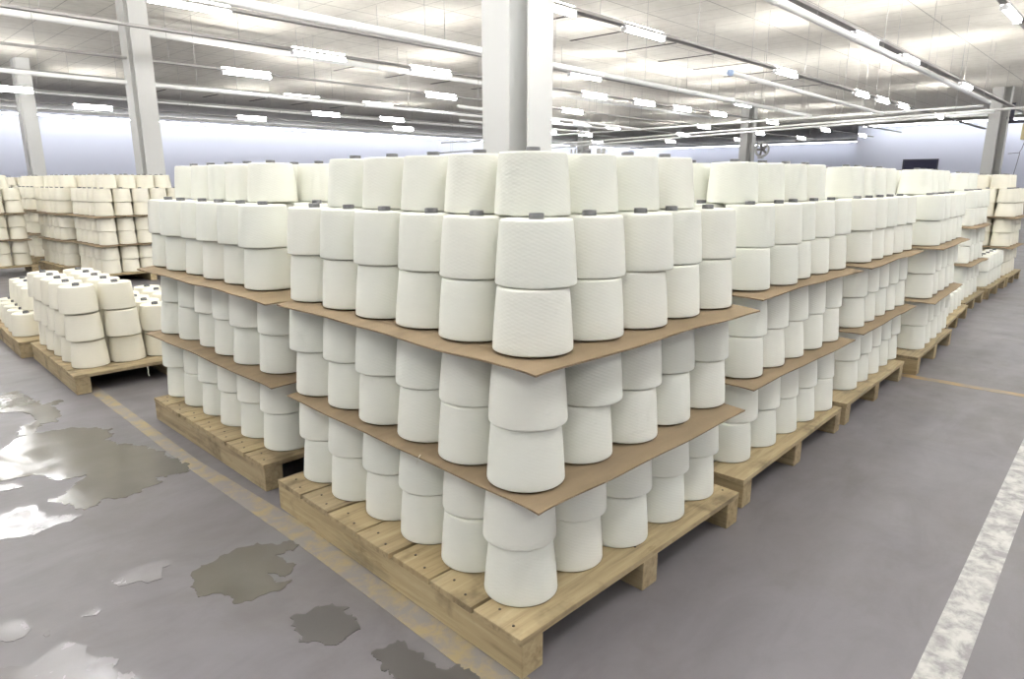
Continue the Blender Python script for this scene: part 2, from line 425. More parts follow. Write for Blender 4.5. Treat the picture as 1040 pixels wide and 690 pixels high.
PG = [(-0.853, 1.145), (-0.792, 1.158), (-0.703, 1.175), (-0.671, 1.142), (-0.675, 1.107), (-0.703, 1.107), (-0.714, 1.043), (-0.757, 1.045), (-0.787, 1.080), (-0.844, 1.093)]
PH = [(-0.967, 0.990), (-0.935, 1.027), (-0.918, 0.987), (-0.942, 0.973)]
PI_ = [(-1.077, 0.984), (-1.055, 0.991), (-1.060, 0.959), (-1.073, 0.959)]
PJ = [(-0.625, 1.014), (-0.551, 1.022), (-0.472, 1.052), (-0.383, 1.038), (-0.339, 0.958), (-0.287, 0.971), (-0.285, 0.910), (-0.313, 0.883), (-0.379, 0.904), (-0.351, 0.792), (-0.408, 0.749), (-0.443, 0.813), (-0.451, 0.744), (-0.401, 0.713), (-0.453, 0.690), (-0.500, 0.694), (-0.549, 0.705), (-0.608, 0.728), (-0.592, 0.764), (-0.620, 0.807), (-0.670, 0.851), (-0.661, 0.906)]
PK = [(-0.418, 0.209), (-0.336, 0.189), (-0.318, 0.112), (-0.317, 0.073), (-0.316, 0.036), (-0.291, -0.006), (-0.270, -0.010), (-0.260, -0.077), (-0.284, -0.162), (-0.344, -0.203), (-0.465, -0.082), (-0.426, 0.044)]
PK2 = [(-0.513, 0.519), (-0.426, 0.521), (-0.375, 0.478), (-0.357, 0.445), (-0.369, 0.376), (-0.387, 0.330), (-0.422, 0.337), (-0.472, 0.314), (-0.537, 0.392)]
puddle(PA, WATER, 'largest dark puddle, ragged, on the floor facing the second stack', 1, amp=0.014)
puddle(PB, WATER, 'thin dark puddle nearest the low pallet of three-high cones', 2, amp=0.012)
puddle(PC, WATER_CLEAR, 'bright shiny puddle adjoining the near edge of the largest puddle', 3)
puddle(PD, WATER_CLEAR, 'narrow pale wet streak between the largest puddle and bright shiny one', 4, z=0.0026, amp=0.005)
puddle(PE, WATER_CLEAR, 'bright shiny puddle at the bottom corner of the photo', 5, amp=0.009)
puddle(PF, WATER_CLEAR, 'small rounded shiny puddle just above the bottom corner puddle', 6, amp=0.006)
puddle(PG, WATER_CLEAR, 'small elongated puddle with a brown wet middle', 7, amp=0.006)
puddle(PH, WATER_CLEAR, 'tiny shiny water spot, the larger of two by the corner puddle', 8, amp=0.004)
puddle(PI_, WATER_CLEAR, 'tiniest shiny water spot beside the corner puddle', 9, amp=0.003)
puddle(PJ, WATER, 'olive grey puddle in front of the gap between nearest two stacks', 10, amp=0.009)
puddle(PK, DAMP, 'dark damp patch against the nearest pallet at the bottom edge', 11, amp=0.012)
puddle(PK2, DAMP, 'dark damp patch between olive puddle and bottom edge patch', 12, amp=0.014)

# ------------------------------------------------------------------ yarn cones
def cone_profile(rb, rt, h, fine=True):
    p = [(0.040, 0.022), (0.044, 0.008), (0.050, 0.0055), (rb - 0.010, 0.0032)]
    p += [(rb - 0.003, 0.0030), (rb - 0.0006, 0.0045), (rb, 0.008)]
    n = 9 if fine else 2
    for i in range(1, n):
        f = i / n
        p.append((rb + (rt - rb) * f + 0.0012 * math.sin(PI * f), 0.008 + (h - 0.008 - 0.008) * f))
    p += [(rt, h - 0.0075), (rt - 0.0012, h - 0.0035), (rt - 0.0045, h - 0.0008), (rt - 0.010, h)]
    p += [(0.034, h - 0.001), (0.026, h - 0.006)]
    if fine: p += [(0.0225, h - 0.03)]
    return p
def cone_mesh(mat, dr, dt, seed, seg=56):
    bm = bmesh.new()
    lathe(bm, cone_profile(0.112 + dr, 0.0982 + dt, H), seg)
    for v in bm.verts:                                   # slight unevenness of the winding
        r = math.hypot(v.co.x, v.co.y)
        if r > 0.08:
            a = math.atan2(v.co.y, v.co.x)
            k = 1 + 0.003 * noise.noise(Vector((math.cos(a) * 1.3, math.sin(a) * 1.3 + seed * 7, v.co.z * 9)))
            v.co.x *= k; v.co.y *= k
    return mesh('yarn_cone', bm, mat, True)
random.seed(3)
VAR = [(0, 0), (0.0004, 0.0015), (-0.0015, 0), (0.0004, -0.002), (-0.001, 0.001), (0.0002, 0.001)]
M_CREAM = [cone_mesh(YARN, a, b, i) for i, (a, b) in enumerate(VAR)]
M_CREAMIER = [cone_mesh(CREAMIER, a, b, i + 10) for i, (a, b) in enumerate(VAR)]
def core_mesh():
    bm = bmesh.new()
    lathe(bm, [(0.0165, H - 0.05), (0.0165, H + 0.0125), (0.0175, H + 0.0138), (0.0195, H + 0.0138), (0.0205, H + 0.0125), (0.0215, H - 0.03)], 28)
    return mesh('paper_core', bm, CORE, True)
M_CORE = core_mesh()
def zlay(k, sheets=True): return PT + H * k + (SH * min(k // 2, 2) if sheets else 0)

CONES = []      # dict(key, x, y, z, rz, tilt, mat, core, label, group)
def add(key, x, y, z, label, group, creamier=False, core=False, hidden=False):
    CONES.append(dict(key=key, x=x, y=y, z=z, label=label, group=group, creamier=creamier, core=core, hidden=hidden))

ORD = ['first', 'second', 'third', 'fourth', 'fifth', 'sixth', 'seventh', 'eighth']
LAY = ['bottom layer', 'second layer up', 'third layer up', 'fourth layer up', 'fifth layer up', 'sixth layer up', 'topmost layer']

# where each measured cone of the nearest stacks stands (their axes at the base)
FIT_P1 = {(0, 0, 0): (-0.012, -0.002), (0, 1, 0): (0.006, 0.227), (0, 2, 0): (0.011, 0.465), (0, 3, 0): (0.015, 0.685), (0, 4, 0): (0.002, 0.911), (0, 5, 0): (0.004, 1.142), (0, 0, 1): (-0.013, 0.003), (0, 1, 1): (0.023, 0.235), (0, 2, 1): (0.014, 0.469), (0, 3, 1): (0.015, 0.692), (0, 4, 1): (0.004, 0.920), (0, 5, 1): (0.005, 1.158), (0, 0, 2): (-0.027, -0.035), (0, 1, 2): (-0.011, 0.207), (0, 2, 2): (0.002, 0.442), (0, 3, 2): (-0.002, 0.675), (0, 4, 2): (0.005, 0.897), (0, 5, 2): (-0.006, 1.128), (0, 0, 3): (-0.025, -0.040), (0, 1, 3): (0.003, 0.213), (0, 2, 3): (0.007, 0.451), (0, 3, 3): (-0.005, 0.673), (0, 4, 3): (-0.001, 0.908), (0, 5, 3): (-0.019, 1.139), (0, 0, 4): (-0.006, -0.039), (0, 1, 4): (-0.001, 0.203), (0, 2, 4): (0.010, 0.443), (0, 3, 4): (0.003, 0.661), (0, 4, 4): (0.004, 0.889), (0, 5, 4): (-0.005, 1.123), (0, 0, 5): (0.013, -0.031), (0, 1, 5): (0.012, 0.208), (0, 2, 5): (0.023, 0.433), (0, 3, 5): (0.007, 0.672), (0, 4, 5): (0.008, 0.895), (0, 5, 5): (-0.003, 1.125), (1, 0, 0): (0.231, 0.012), (2, 0, 0): (0.451, -0.012), (3, 0, 0): (0.694, -0.014), (4, 0, 0): (0.930, -0.002), (1, 0, 1): (0.229, 0.001), (2, 0, 1): (0.468, -0.011), (3, 0, 1): (0.701, -0.016), (4, 0, 1): (0.939, -0.005), (1, 0, 2): (0.223, -0.018), (2, 0, 2): (0.459, -0.026), (3, 0, 2): (0.688, -0.016), (4, 0, 2): (0.940, -0.014), (1, 0, 3): (0.247, -0.029), (2, 0, 3): (0.475, -0.024), (3, 0, 3): (0.716, -0.005), (4, 0, 3): (0.950, -0.010), (1, 0, 4): (0.244, -0.026), (2, 0, 4): (0.477, -0.030), (3, 0, 4): (0.704, -0.017), (4, 0, 4): (0.935, -0.017), (1, 0, 5): (0.259, -0.014), (2, 0, 5): (0.494, -0.032), (3, 0, 5): (0.719, -0.003), (4, 0, 5): (0.950, -0.011)}
FIT_P2 = {(0, 0, 0): (0.034, 1.579), (0, 1, 0): (0.026, 1.811), (0, 2, 0): (0.019, 2.041), (0, 3, 0): (0.016, 2.274), (0, 4, 0): (0.001, 2.488), (0, 5, 0): (-0.008, 2.731), (0, 0, 1): (0.035, 1.584), (0, 1, 1): (0.021, 1.811), (0, 2, 1): (0.021, 2.044), (0, 3, 1): (0.011, 2.277), (0, 4, 1): (0.020, 2.511), (0, 5, 1): (-0.018, 2.729), (0, 0, 2): (0.033, 1.539), (0, 1, 2): (0.009, 1.771), (0, 2, 2): (0.014, 2.005), (0, 3, 2): (0.024, 2.233), (0, 4, 2): (0.005, 2.470), (0, 5, 2): (-0.012, 2.699), (0, 0, 3): (0.032, 1.523), (0, 1, 3): (0.002, 1.762), (0, 2, 3): (0.015, 1.996), (0, 3, 3): (0.014, 2.224), (0, 4, 3): (0.013, 2.447), (0, 5, 3): (0.003, 2.681), (0, 0, 4): (-0.013, 1.524), (0, 1, 4): (-0.003, 1.758), (0, 2, 4): (-0.010, 1.989), (0, 3, 4): (-0.008, 2.213), (0, 4, 4): (-0.026, 2.450), (0, 5, 4): (-0.023, 2.666), (0, 0, 5): (-0.022, 1.547), (0, 1, 5): (-0.020, 1.753), (0, 2, 5): (-0.025, 1.975), (0, 3, 5): (-0.017, 2.201), (0, 4, 5): (-0.039, 2.438), (0, 5, 5): (-0.025, 2.662)}
FIT_P3 = {(0, 0, 0): (1.373, 0.060), (1, 0, 0): (1.628, 0.058), (2, 0, 0): (1.869, 0.061), (3, 0, 0): (2.101, 0.065), (4, 0, 0): (2.333, 0.061), (0, 0, 4): (1.437, 0.069), (1, 0, 4): (1.678, 0.051), (2, 0, 4): (1.912, 0.086), (3, 0, 4): (2.153, 0.092), (4, 0, 4): (2.392, 0.092), (0, 0, 5): (1.466, 0.078), (1, 0, 5): (1.706, 0.060), (2, 0, 5): (1.944, 0.096), (3, 0, 5): (2.183, 0.092), (4, 0, 5): (2.420, 0.096)}

SHEETS = []
def stack(code, name, nx, ny, x0, y0, rz, pa=0.2334, pb=0.2297, lean=(0, 0), fit=None, creamier=False, layers=6, top=True, l7=None, jit=0.004, sides=('A', 'B'), sheets=True, faces=None, fill=True, n7=None):
    """a pallet-load: layers of nx (aisle face, along X) by ny (along Y) cones; face A looks to -Y, face B to -X"""
    ca, sa = math.cos(rz), math.sin(rz)
    fa, fb = faces or ('aisle side', 'puddle side')
    rn = random.Random(code)
    grp = 'yarn cones on the %s' % name
    for k in range(layers):
        for i in range(nx):
            for j in range(ny):
                edge = (i == 0 and 'B' in sides) or (j == 0 and 'A' in sides)
                second = (i <= 1) or (j <= 1)
                if not edge and not ((second or k == layers - 1) and fill): continue
                X, Y = i * pa, j * pb
                x = x0 + X * ca - Y * sa + lean[0] * k + rn.uniform(-jit, jit)
                y = y0 + X * sa + Y * ca + lean[1] * k + rn.uniform(-jit, jit)
                if not edge: x += 0.022 * (ca - sa); y += 0.022 * (sa + ca)
                if fit and (i, j, k) in fit: x, y = fit[(i, j, k)]
                if i == 0 and j == 0: where = 'at the front corner'
                elif j == 0: where = '%s along %s' % (ORD[i], fa)
                elif i == 0: where = '%s along %s' % (ORD[j], fb)
                else: where = 'inside'
                lab = 'yarn cone, %s, %s, %s' % (name, where, LAY[k])
                add((code, i, j, k), x, y, zlay(k, sheets), lab, grp, creamier, core=(k == layers - 1 or (k % 2 == 1 and sheets)) and (edge or k < 5), hidden=not edge)
    if top:
        n7x, n7y = n7 or (nx - 1, ny - 1)
        for i in range(n7x):
            for j in range(n7y):
                edge = (i == 0) or (j == 0)
                X, Y = (i + .5) * pa, (j + .5) * pb
                x = x0 + X * ca - Y * sa + lean[0] * 6 + rn.uniform(-jit, jit)
                y = y0 + X * sa + Y * ca + lean[1] * 6 + rn.uniform(-jit, jit)
                if not edge: x += 0.03 * (ca - sa); y += 0.03 * (sa + ca)
                if l7 and (i, j) in l7: x, y = l7[(i, j)]
                if i == 0 and j == 0: where = 'at the front corner'
                elif j == 0: where = '%s along %s' % (ORD[i], fa)
                elif i == 0: where = '%s along %s' % (ORD[j], fb)
                else: where = 'inside'
                add((code, i, j, 6), x, y, zlay(6, sheets), 'yarn cone, %s, %s, topmost layer' % (name, where), grp, creamier, core=True, hidden=not edge)
    if sheets:
        for s, k in enumerate((2, 4)):
            SHEETS.append((code, name, s, k, nx, ny, x0 + lean[0] * k, y0 + lean[1] * k, rz, pa, pb))

# ------------------------------------------------------------------ pallets
def board_mesh(name, lx, ly, lz, nails=None, seed=0):
    rn = random.Random(seed)
    bm = bmesh.new(); box(bm, 0, lx, 0, ly, 0, lz, 0.003)
    me = mesh(name, bm, WOOD)
    return me
def nail_mesh():
    bm = bmesh.new()
    bmesh.ops.create_cone(bm, cap_ends=True, segments=10, radius1=0.0045, radius2=0.0038, depth=0.003)
    return mesh('nail_head', bm, NAIL)
NAILM = nail_mesh()
PALLET_CACHE = {}
def pallet(label, x, y, rz, lx=1.24, ly=1.405, nails=True):
    """deck boards along X, three stringers along Y; origin at the -X -Y corner"""
    t = empty('pallet', (x, y, 0), rz)
    tag(t, label, 'pallet', 'wooden pallets')
    nb = 7; gap = 0.012; w = (ly - gap * (nb - 1)) / nb
    for b in range(nb):
        y0 = b * (w + gap)
        key = ('b', round(lx, 3), round(w, 4))
        if key not in PALLET_CACHE: PALLET_CACHE[key] = board_mesh('deck_board', lx, w, 0.022)
        o = link('deck_board', PALLET_CACHE[key], t)
        o.location = (random.uniform(-0.006, 0.003), y0 + random.uniform(-.003, .003), PT - 0.022)
        if nails:
            for nx_, ny_ in ((0.03, w * .3), (0.055, w * .72), (lx / 2 - .01, w * .3), (lx / 2 + .02, w * .7), (lx - .03, w * .3), (lx - .055, w * .7)):
                nm = link('nail_head', NAILM, o); nm.location = (nx_, ny_, 0.0225)
    key = ('s', round(ly, 3))
    if key not in PALLET_CACHE:
        bm = bmesh.new(); box(bm, 0, 0.085, 0, ly, 0, PT - 0.0235, 0.004)
        # stringer grain runs along Y: rotate so local X is its length
        me = mesh('stringer', bm, WOOD)
        me.transform(Matrix.Rotation(-PI / 2, 4, 'Z')); PALLET_CACHE[key] = me
    for s, xs in enumerate((0.004, lx / 2 - 0.0425, lx - 0.089)):
        o = link('stringer', PALLET_CACHE[key], t)
        o.rotation_euler = (0, 0, PI / 2); o.location = (xs, 0.002, 0.0005)
    return t

stack('P1', 'nearest pallet', 5, 6, 0, 0, 0.0, pa=0.2332, pb=0.2301, lean=(0.0012, -0.0059), fit=FIT_P1, l7={(0, 0): (0.116, 0.083), (0, 1): (0.118, 0.306), (0, 2): (0.118, 0.536), (0, 3): (0.118, 0.770), (0, 4): (0.118, 1.010), (1, 0): (0.362, 0.094), (2, 0): (0.588, 0.094), (3, 0): (0.815, 0.096)})
stack('P2', 'second pallet by the puddles', 5, 6, 0.034, 1.5785, 0.0188, pa=0.2332, pb=0.2301, lean=(-0.0082, -0.012), fit=FIT_P2, l7={(0, 0): (0.15, 1.785), (0, 1): (0.15, 2.025), (0, 2): (0.15, 2.245), (0, 3): (0.15, 2.48), (0, 4): (0.15, 2.72), (1, 0): (0.38, 1.77)})
stack('P3', 'second aisle row pallet', 5, 5, 1.3931, 0.0545, 0.0146, pa=0.2332, pb=0.2301, lean=(0.0152, 0.0044), fit=FIT_P3, l7={(0, 0): (1.537, 0.200), (1, 0): (1.798, 0.196), (2, 0): (2.045, 0.192), (3, 0): (2.278, 0.192), (0, 1): (1.563, 0.428)})
stack('P4', 'third aisle row pallet', 5, 5, 2.825, 0.103, 0.0457)
stack('P5', 'fourth aisle row pallet', 5, 5, 4.2196, 0.095, 0.0749, lean=(0.006, 0))
stack('P6', 'single-layer aisle row pallet', 5, 4, 5.50, 0.26, 0.08, layers=1, top=False, sheets=False)
stack('P7', 'sixth aisle row pallet', 4, 4, 6.85, 0.40, 0.035, lean=(0.02, 0.005))
stack('P8', 'low two-layer aisle row pallet', 5, 4, 8.12, 0.43, 0.03, layers=2, top=False, sheets=False)
stack('P9', 'farthest aisle row pallet', 4, 5, 9.42, 0.47, 0.03, creamier=True)
stack('BA', 'far stack before the pale column', 5, 5, 1.206, 8.894, math.radians(3), creamier=True, faces=('front face', 'side face'))
stack('BB', 'far stack second toward the lavender wall', 4, 5, 1.04, 10.24, math.radians(4), creamier=True, faces=('front face', 'side face'))
stack('BC', 'far stack third toward the lavender wall', 3, 4, 1.0, 12.05, math.radians(4), creamier=True, faces=('front face', 'side face'))
stack('BL', 'far stack cut by the photo edge', 6, 2, 0.539 - 1.155, 10.863, 0.0, pa=0.231, creamier=True, faces=('front face', 'side face'))
stack('BF', 'most distant stack', 4, 4, 1.25, 17.6, 0, creamier=True, faces=('front face', 'side face'))
# low pallet beyond the second stack: two columns three high, the rest two high
LPN, FPN = 'low three-high pallet by tan stripe', 'low pallet cut by photo edge'
rn = random.Random(5)
LPFIX = {(0, 0, 0): (-0.255, 3.818), (1, 0, 0): (-0.025, 3.826), (2, 0, 0): (0.205, 3.835), (0, 0, 1): (-0.267, 3.808), (1, 0, 1): (-0.038, 3.805), (0, 0, 2): (-0.280, 3.806), (1, 0, 2): (-0.050, 3.822)}
for i in range(5):
    for j in range(5):
        nl = 3 if i < 2 else 2
        for k in range(nl):
            x, y = LPFIX.get((i, j, k), (-0.262 - 0.012 * k + 0.2285 * i + rn.uniform(-.0005, .0005), 3.826 + 0.2285 * j + rn.uniform(-.0005, .0005)))
            vis = i == 0 or j == 0 or k == nl - 1
            where = 'at the front corner' if i == 0 and j == 0 else '%s along front face' % ORD[i] if j == 0 else '%s along side face' % ORD[j] if i == 0 else '%s across, %s back' % (ORD[i], ORD[j])
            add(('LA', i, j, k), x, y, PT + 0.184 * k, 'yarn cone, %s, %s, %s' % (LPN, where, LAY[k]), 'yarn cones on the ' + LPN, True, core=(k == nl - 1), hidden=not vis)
for i in range(4):
    for j in range(5):
        for k in range(2):
            if k and (i > 2 or j > 3): continue
            x, y = -0.36 + 0.229 * i + 0.01 * j + 0.105 * k, 5.23 + 0.229 * j - 0.01 * i + 0.11 * k
            vis = i == 0 or j == 0 or k == 1
            where = 'at the front corner' if i == 0 and j == 0 else '%s along front face' % ORD[i] if j == 0 else '%s along side face' % ORD[j] if i == 0 else '%s across, %s back' % (ORD[i], ORD[j])
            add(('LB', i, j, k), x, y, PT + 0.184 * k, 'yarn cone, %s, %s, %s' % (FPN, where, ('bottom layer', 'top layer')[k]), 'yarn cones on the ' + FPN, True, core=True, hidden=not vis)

def pallet_under(x0, y0, rz, label, mx=0.165, my=0.165, lx=1.24, ly=1.405, nails=False):
    ca, sa = math.cos(rz), math.sin(rz)
    return pallet(label, x0 - mx * ca + my * sa, y0 - mx * sa - my * ca, rz, lx, ly, nails)
pallet('nearest worn wooden pallet, under the front corner stack', -0.188, -0.178, 0.004, 1.25, 1.415)
pallet('worn wooden pallet under the second stack, beside the puddles', -0.170, 1.418, 0.0186, 1.24, 1.345)
pallet('worn wooden pallet under the second stack of the aisle row', 1.172, -0.136, 0.044, 1.25, 1.30, nails=False)
pallet('worn wooden pallet under the third stack of the aisle row', 2.503, -0.077, 0.043, 1.234, 1.30, nails=False)
pallet('wooden pallet under the fourth aisle stack, touching the ochre stripe', 3.909, -0.067, 0.056, 1.243, 1.30, nails=False)
pallet('wooden pallet under the single layer of cones', 5.34, 0.085, 0.080, 1.24, 1.20, nails=False)
pallet('wooden pallet under the sixth stack of the aisle row', 6.683, 0.235, 0.035, 1.06, 1.1, nails=False)
pallet('wooden pallet under the two low layers at the aisle end', 7.95, 0.261, 0.035, 1.22, 1.1, nails=False)
pallet('wooden pallet under the farthest stack of the aisle row', 9.25, 0.301, 0.03, 1.1, 1.3, nails=False)
pallet('wooden pallet under the low three-high cones', -0.409, 3.586, 0.003, 1.22, 1.29, nails=False)
pallet('wooden pallet half cut by the photo edge, under low cones', -0.481, 4.942, 0.0, 1.2, 1.35, nails=False)
pallet_under(1.206, 8.894, math.radians(3), 'far pallet under the stack before the pale column', ly=1.22)
pallet_under(1.04, 10.24, math.radians(4), 'far pallet under the second stack toward the lavender wall', lx=1.02, ly=1.22)
pallet_under(1.0, 12.05, math.radians(4), 'far pallet under the third stack toward the lavender wall', lx=0.80, ly=1.02)
pallet_under(0.539 - 1.155, 10.863, 0.0, 'far pallet under the stack cut by the photo edge', lx=1.48, ly=0.57)
pallet_under(1.25, 17.6, 0, 'most distant pallet, by the distant column', lx=1.02, ly=1.02)


# ------------------------------------------------------------------ place the cones
# the 300 cones that show largest are objects of their own
KEEP = set('P1005 P1004 P1006 P1003 P1002 P1000 P1015 P1014 P1001 P1105 P1104 P1106 P1205 P1016 P1012 P1102 P1103 P1035 P1025 P1026 P1024 P1204 P1013 P1100 P1202 P1010 P2005 P1206 P1022 P1036 P1200 P3006 P1034 P1020 P1023 P2004 P1032 P2006 P1306 P1405 P1045 P3005 P1033 P1203 P1046 P1304 P1044 P1055 P1302 P1305 P1300 P3004 P1404 P1101 P1402 P1011 P1021 P1054 P1030 P3002 P1201 P1040 P2000 P1042 P1052 P1043 P1053 P1303 P3000 P2002 P1403 P1031 P4006 P3105 P1400 P2106 LA002 P1041 P3104 P3003 P1301 P1050 LA001 P3106 P3001 LA102 LA000 P2012 LA101 P2001 P1051 P2003 LA100 P2013 P2015 P3100 P4005 P2025 P1401 P2045 P5006 P4004 P3102 P3206 P2016 P2014 P2024 P2010 P3305 P5005 P4002 P5004 P3103 P2044 P3200 P4000 P5002 P3202 P3016 P3306 P2026 P3304 LB000 P3302 P2022 P2020 P2035 P5000 LA201 P4003 P2042 P3203 P3405 P5003 P2036 P2034 P3101 P3300 P3404 P3400 P2030 P2011 P3205 P2052 P2046 P4001 P5001 P3402 P3303 P2040 P2032 P2050 P2023 P3403 P3204 P2033 P3201 P2051 P3301 P2031 P2055 P2021 P2053 P2054 LA200 P2043 P3401 P4105 P4104 P4205 LA012 LA022 P7006 P4106 P2041 P4206 P4305 P4102 P9003 P9005 P4100 P9004 P9006 P4304 P4204 P9002 P4202 P4103 P4405 P4200 P4306 BA005 BA105 BA004 BA002 LA042 BA104 BA001 BA102 BA003 BA205 BA101 BA000 P7005 LB001 LA032 BA103 P4302 BA006 P4402 BL505 P4101 BA106 BL503 BA206 LA010 BB006 P4203 BL500 P4404 P4303 BL504 BB004 BB005 BL502 BA306 P7001 LA011 BL501 P4300 BA100 BB002 P7002 P7004 BB000 P4400 BB001 BA202 BB003 BA204 BA201 BA305 P4403 BA203 LA021 P7003 P9016 P4301 LA211 BC006 P4201 P4401 LA041 P5205 BL400 P8000 P5105 LA112 P8001 LA030 P5202 P3015 LA020 P5106 P5206 LB010 P5204 LA122 P5200 P5104 LA040 LA031 P5103 BL401 P5405 P5306 LB031 LA132 LB020 BC005 LB011 BC004 LB021 P5404 P5102 LA142 BC003 BC002 P5305 BC000 LA341 P5100 LA331 P5303 LB030 BL402 P9015 P2105 P5302 BC001'.split())
def place_cone(d, n):
    rn = random.Random(str(d['key']))
    me = (M_CREAMIER if d['creamier'] else M_CREAM)[rn.randrange(6)]
    o = bpy.data.objects.new('yarn_cone', me); C.objects.link(o)
    o.location = (d['x'], d['y'], d['z']); o.rotation_euler = (0, 0, rn.uniform(0, 6.28))
    tag(o, d['label'], 'yarn cone', d['group'])
    if d['core']:
        c = bpy.data.objects.new('paper_core', M_CORE); C.objects.link(c); c.parent = o
    o['stackkey'] = str(d['key'])
    del o['stackkey']
    return o
layers_ = {}
for d in CONES: layers_.setdefault((d['key'][0], d['key'][3]), []).append(d)
for L in layers_.values():                       # no two cones of a layer may cut into each other
    for it in range(60):
        worst = 0
        for a in range(len(L)):
            for b in range(a + 1, len(L)):
                p, q = L[a], L[b]
                dx, dy = q['x'] - p['x'], q['y'] - p['y']
                if abs(dx) > 0.2275 or abs(dy) > 0.2275: continue
                r = math.hypot(dx, dy)
                if 1e-5 < r < 0.2270:
                    worst = max(worst, 0.2270 - r)
                    wp, wq = (0.5, 0.5) if p['hidden'] == q['hidden'] else (0.05, 0.95) if q['hidden'] else (0.95, 0.05)
                    f = (0.2274 - r) / r
                    p['x'] -= dx * f * wp; p['y'] -= dy * f * wp; q['x'] += dx * f * wq; q['y'] += dy * f * wq
        if worst < 2e-4: break
rest = []
INDIV = {}
for n, d in enumerate(CONES):
    ks = '%s%d%d%d' % d['key']
    if d['hidden'] or (KEEP and ks not in KEEP): rest.append(d); continue
    INDIV[ks] = place_cone(d, n)
def low_cone():
    bm = bmesh.new(); lathe(bm, cone_profile(0.112, 0.0982, H, False), 28)
    return bm
def merge(items, name, label):
    bm = bmesh.new(); uvl = bm.loops.layers.uv.verify()
    src = low_cone(); sl = src.loops.layers.uv.active
    src.verts.ensure_lookup_table(); src.faces.ensure_lookup_table()
    cor = bmesh.new(); lathe(cor, [(0.0165, H - 0.03), (0.0165, H + 0.0125), (0.0205, H + 0.0125), (0.0215, H - 0.02)], 14)
    for f in cor.faces: f.material_index = 2
    cl = cor.loops.layers.uv.active
    for d in items:
        for s, l_ in ([(src, sl)] + ([(cor, cl)] if d['core'] else [])):
            vm = {v: bm.verts.new((v.co.x + d['x'], v.co.y + d['y'], v.co.z + d['z'])) for v in s.verts}
            for f in s.faces:
                g = bm.faces.new([vm[v] for v in f.verts]); g.smooth = True
                g.material_index = 2 if s is cor else (1 if d['creamier'] else 0)
                for a, b in zip(f.loops, g.loops): b[uvl].uv = a[l_].uv
    src.free(); cor.free()
    me = bpy.data.meshes.new(name)
    bm.to_mesh(me); bm.free()
    for m in (YARN, CREAMIER, CORE): me.materials.append(m)
    o = link(name, me); tag(o, label, 'yarn cones', kind='stuff')
    return o
if rest: merge(rest, 'yarn_cones', 'remaining cream yarn cones inside the stacks and on far pallets')

# ------------------------------------------------------------------ cardboard layer sheets
def sheet(code, name, s, k, nx, ny, x0, y0, rz, pa, pb, ov=None):
    ax0, ax1, ay0, ay1 = ov or (-0.165, (nx - 1) * pa + 0.13, -0.165, (ny - 1) * pb + 0.13)
    t = bmesh.new(); nxs, nys = 40, 46
    th = 0.0055
    fx0, fx1, fy0, fy1 = -0.09, (nx - 1) * pa + 0.09, -0.09, (ny - 1) * pb + 0.09
    sd = sum(ord(c) for c in code) * 3.7 + s * 11
    grid = []
    for i in range(nxs + 1):
        row = []
        for j in range(nys + 1):
            x = ax0 + (ax1 - ax0) * i / nxs; y = ay0 + (ay1 - ay0) * j / nys
            d = math.hypot(max(fx0 - x, 0, x - fx1), max(fy0 - y, 0, y - fy1))
            dz = (noise.noise(Vector((x * 3 + sd, y * 3, 0))) * 0.7 - 0.55) * 0.014 * min(1, d / 0.08) ** 1.6 - 0.10 * max(0, d - 0.085)
            row.append((x, y, dz))
        grid.append(row)
    top = [[t.verts.new((x, y, th + dz)) for x, y, dz in r] for r in grid]
    bot = [[t.verts.new((x, y, dz)) for x, y, dz in r] for r in grid]
    for i in range(nxs):
        for j in range(nys):
            t.faces.new((top[i][j], top[i + 1][j], top[i + 1][j + 1], top[i][j + 1]))
            t.faces.new((bot[i][j], bot[i][j + 1], bot[i + 1][j + 1], bot[i + 1][j]))
    for i in range(nxs):
        for j in (0, nys): t.faces.new((top[i][j], bot[i][j], bot[i + 1][j], top[i + 1][j]))
    for j in range(nys):
        for i in (0, nxs): t.faces.new((top[i][j], bot[i][j], bot[i][j + 1], top[i][j + 1]))
    o = link('cardboard_sheet', mesh('cardboard_sheet', t, CARD))
    o.location = (x0, y0, zlay(k) - SH + 0.0150); o.rotation_euler = (0, 0, rz)
    tag(o, '%s brown cardboard layer sheet, %s' % ('lower' if s == 0 else 'upper', name), 'cardboard sheet', 'cardboard sheets between cone layers')
    return o
SHEET_EDGE = {('P1', 0): (-0.152, 0.988, -0.188, 1.19), ('P1', 1): (-0.172, 1.035, -0.178, 1.19),
              ('P2', 0): (-0.165, 1.05, -0.22, 1.29), ('P2', 1): (-0.18, 1.05, -0.27, 1.21)}
for a in SHEETS: sheet(*a, ov=SHEET_EDGE.get((a[0], a[2])))

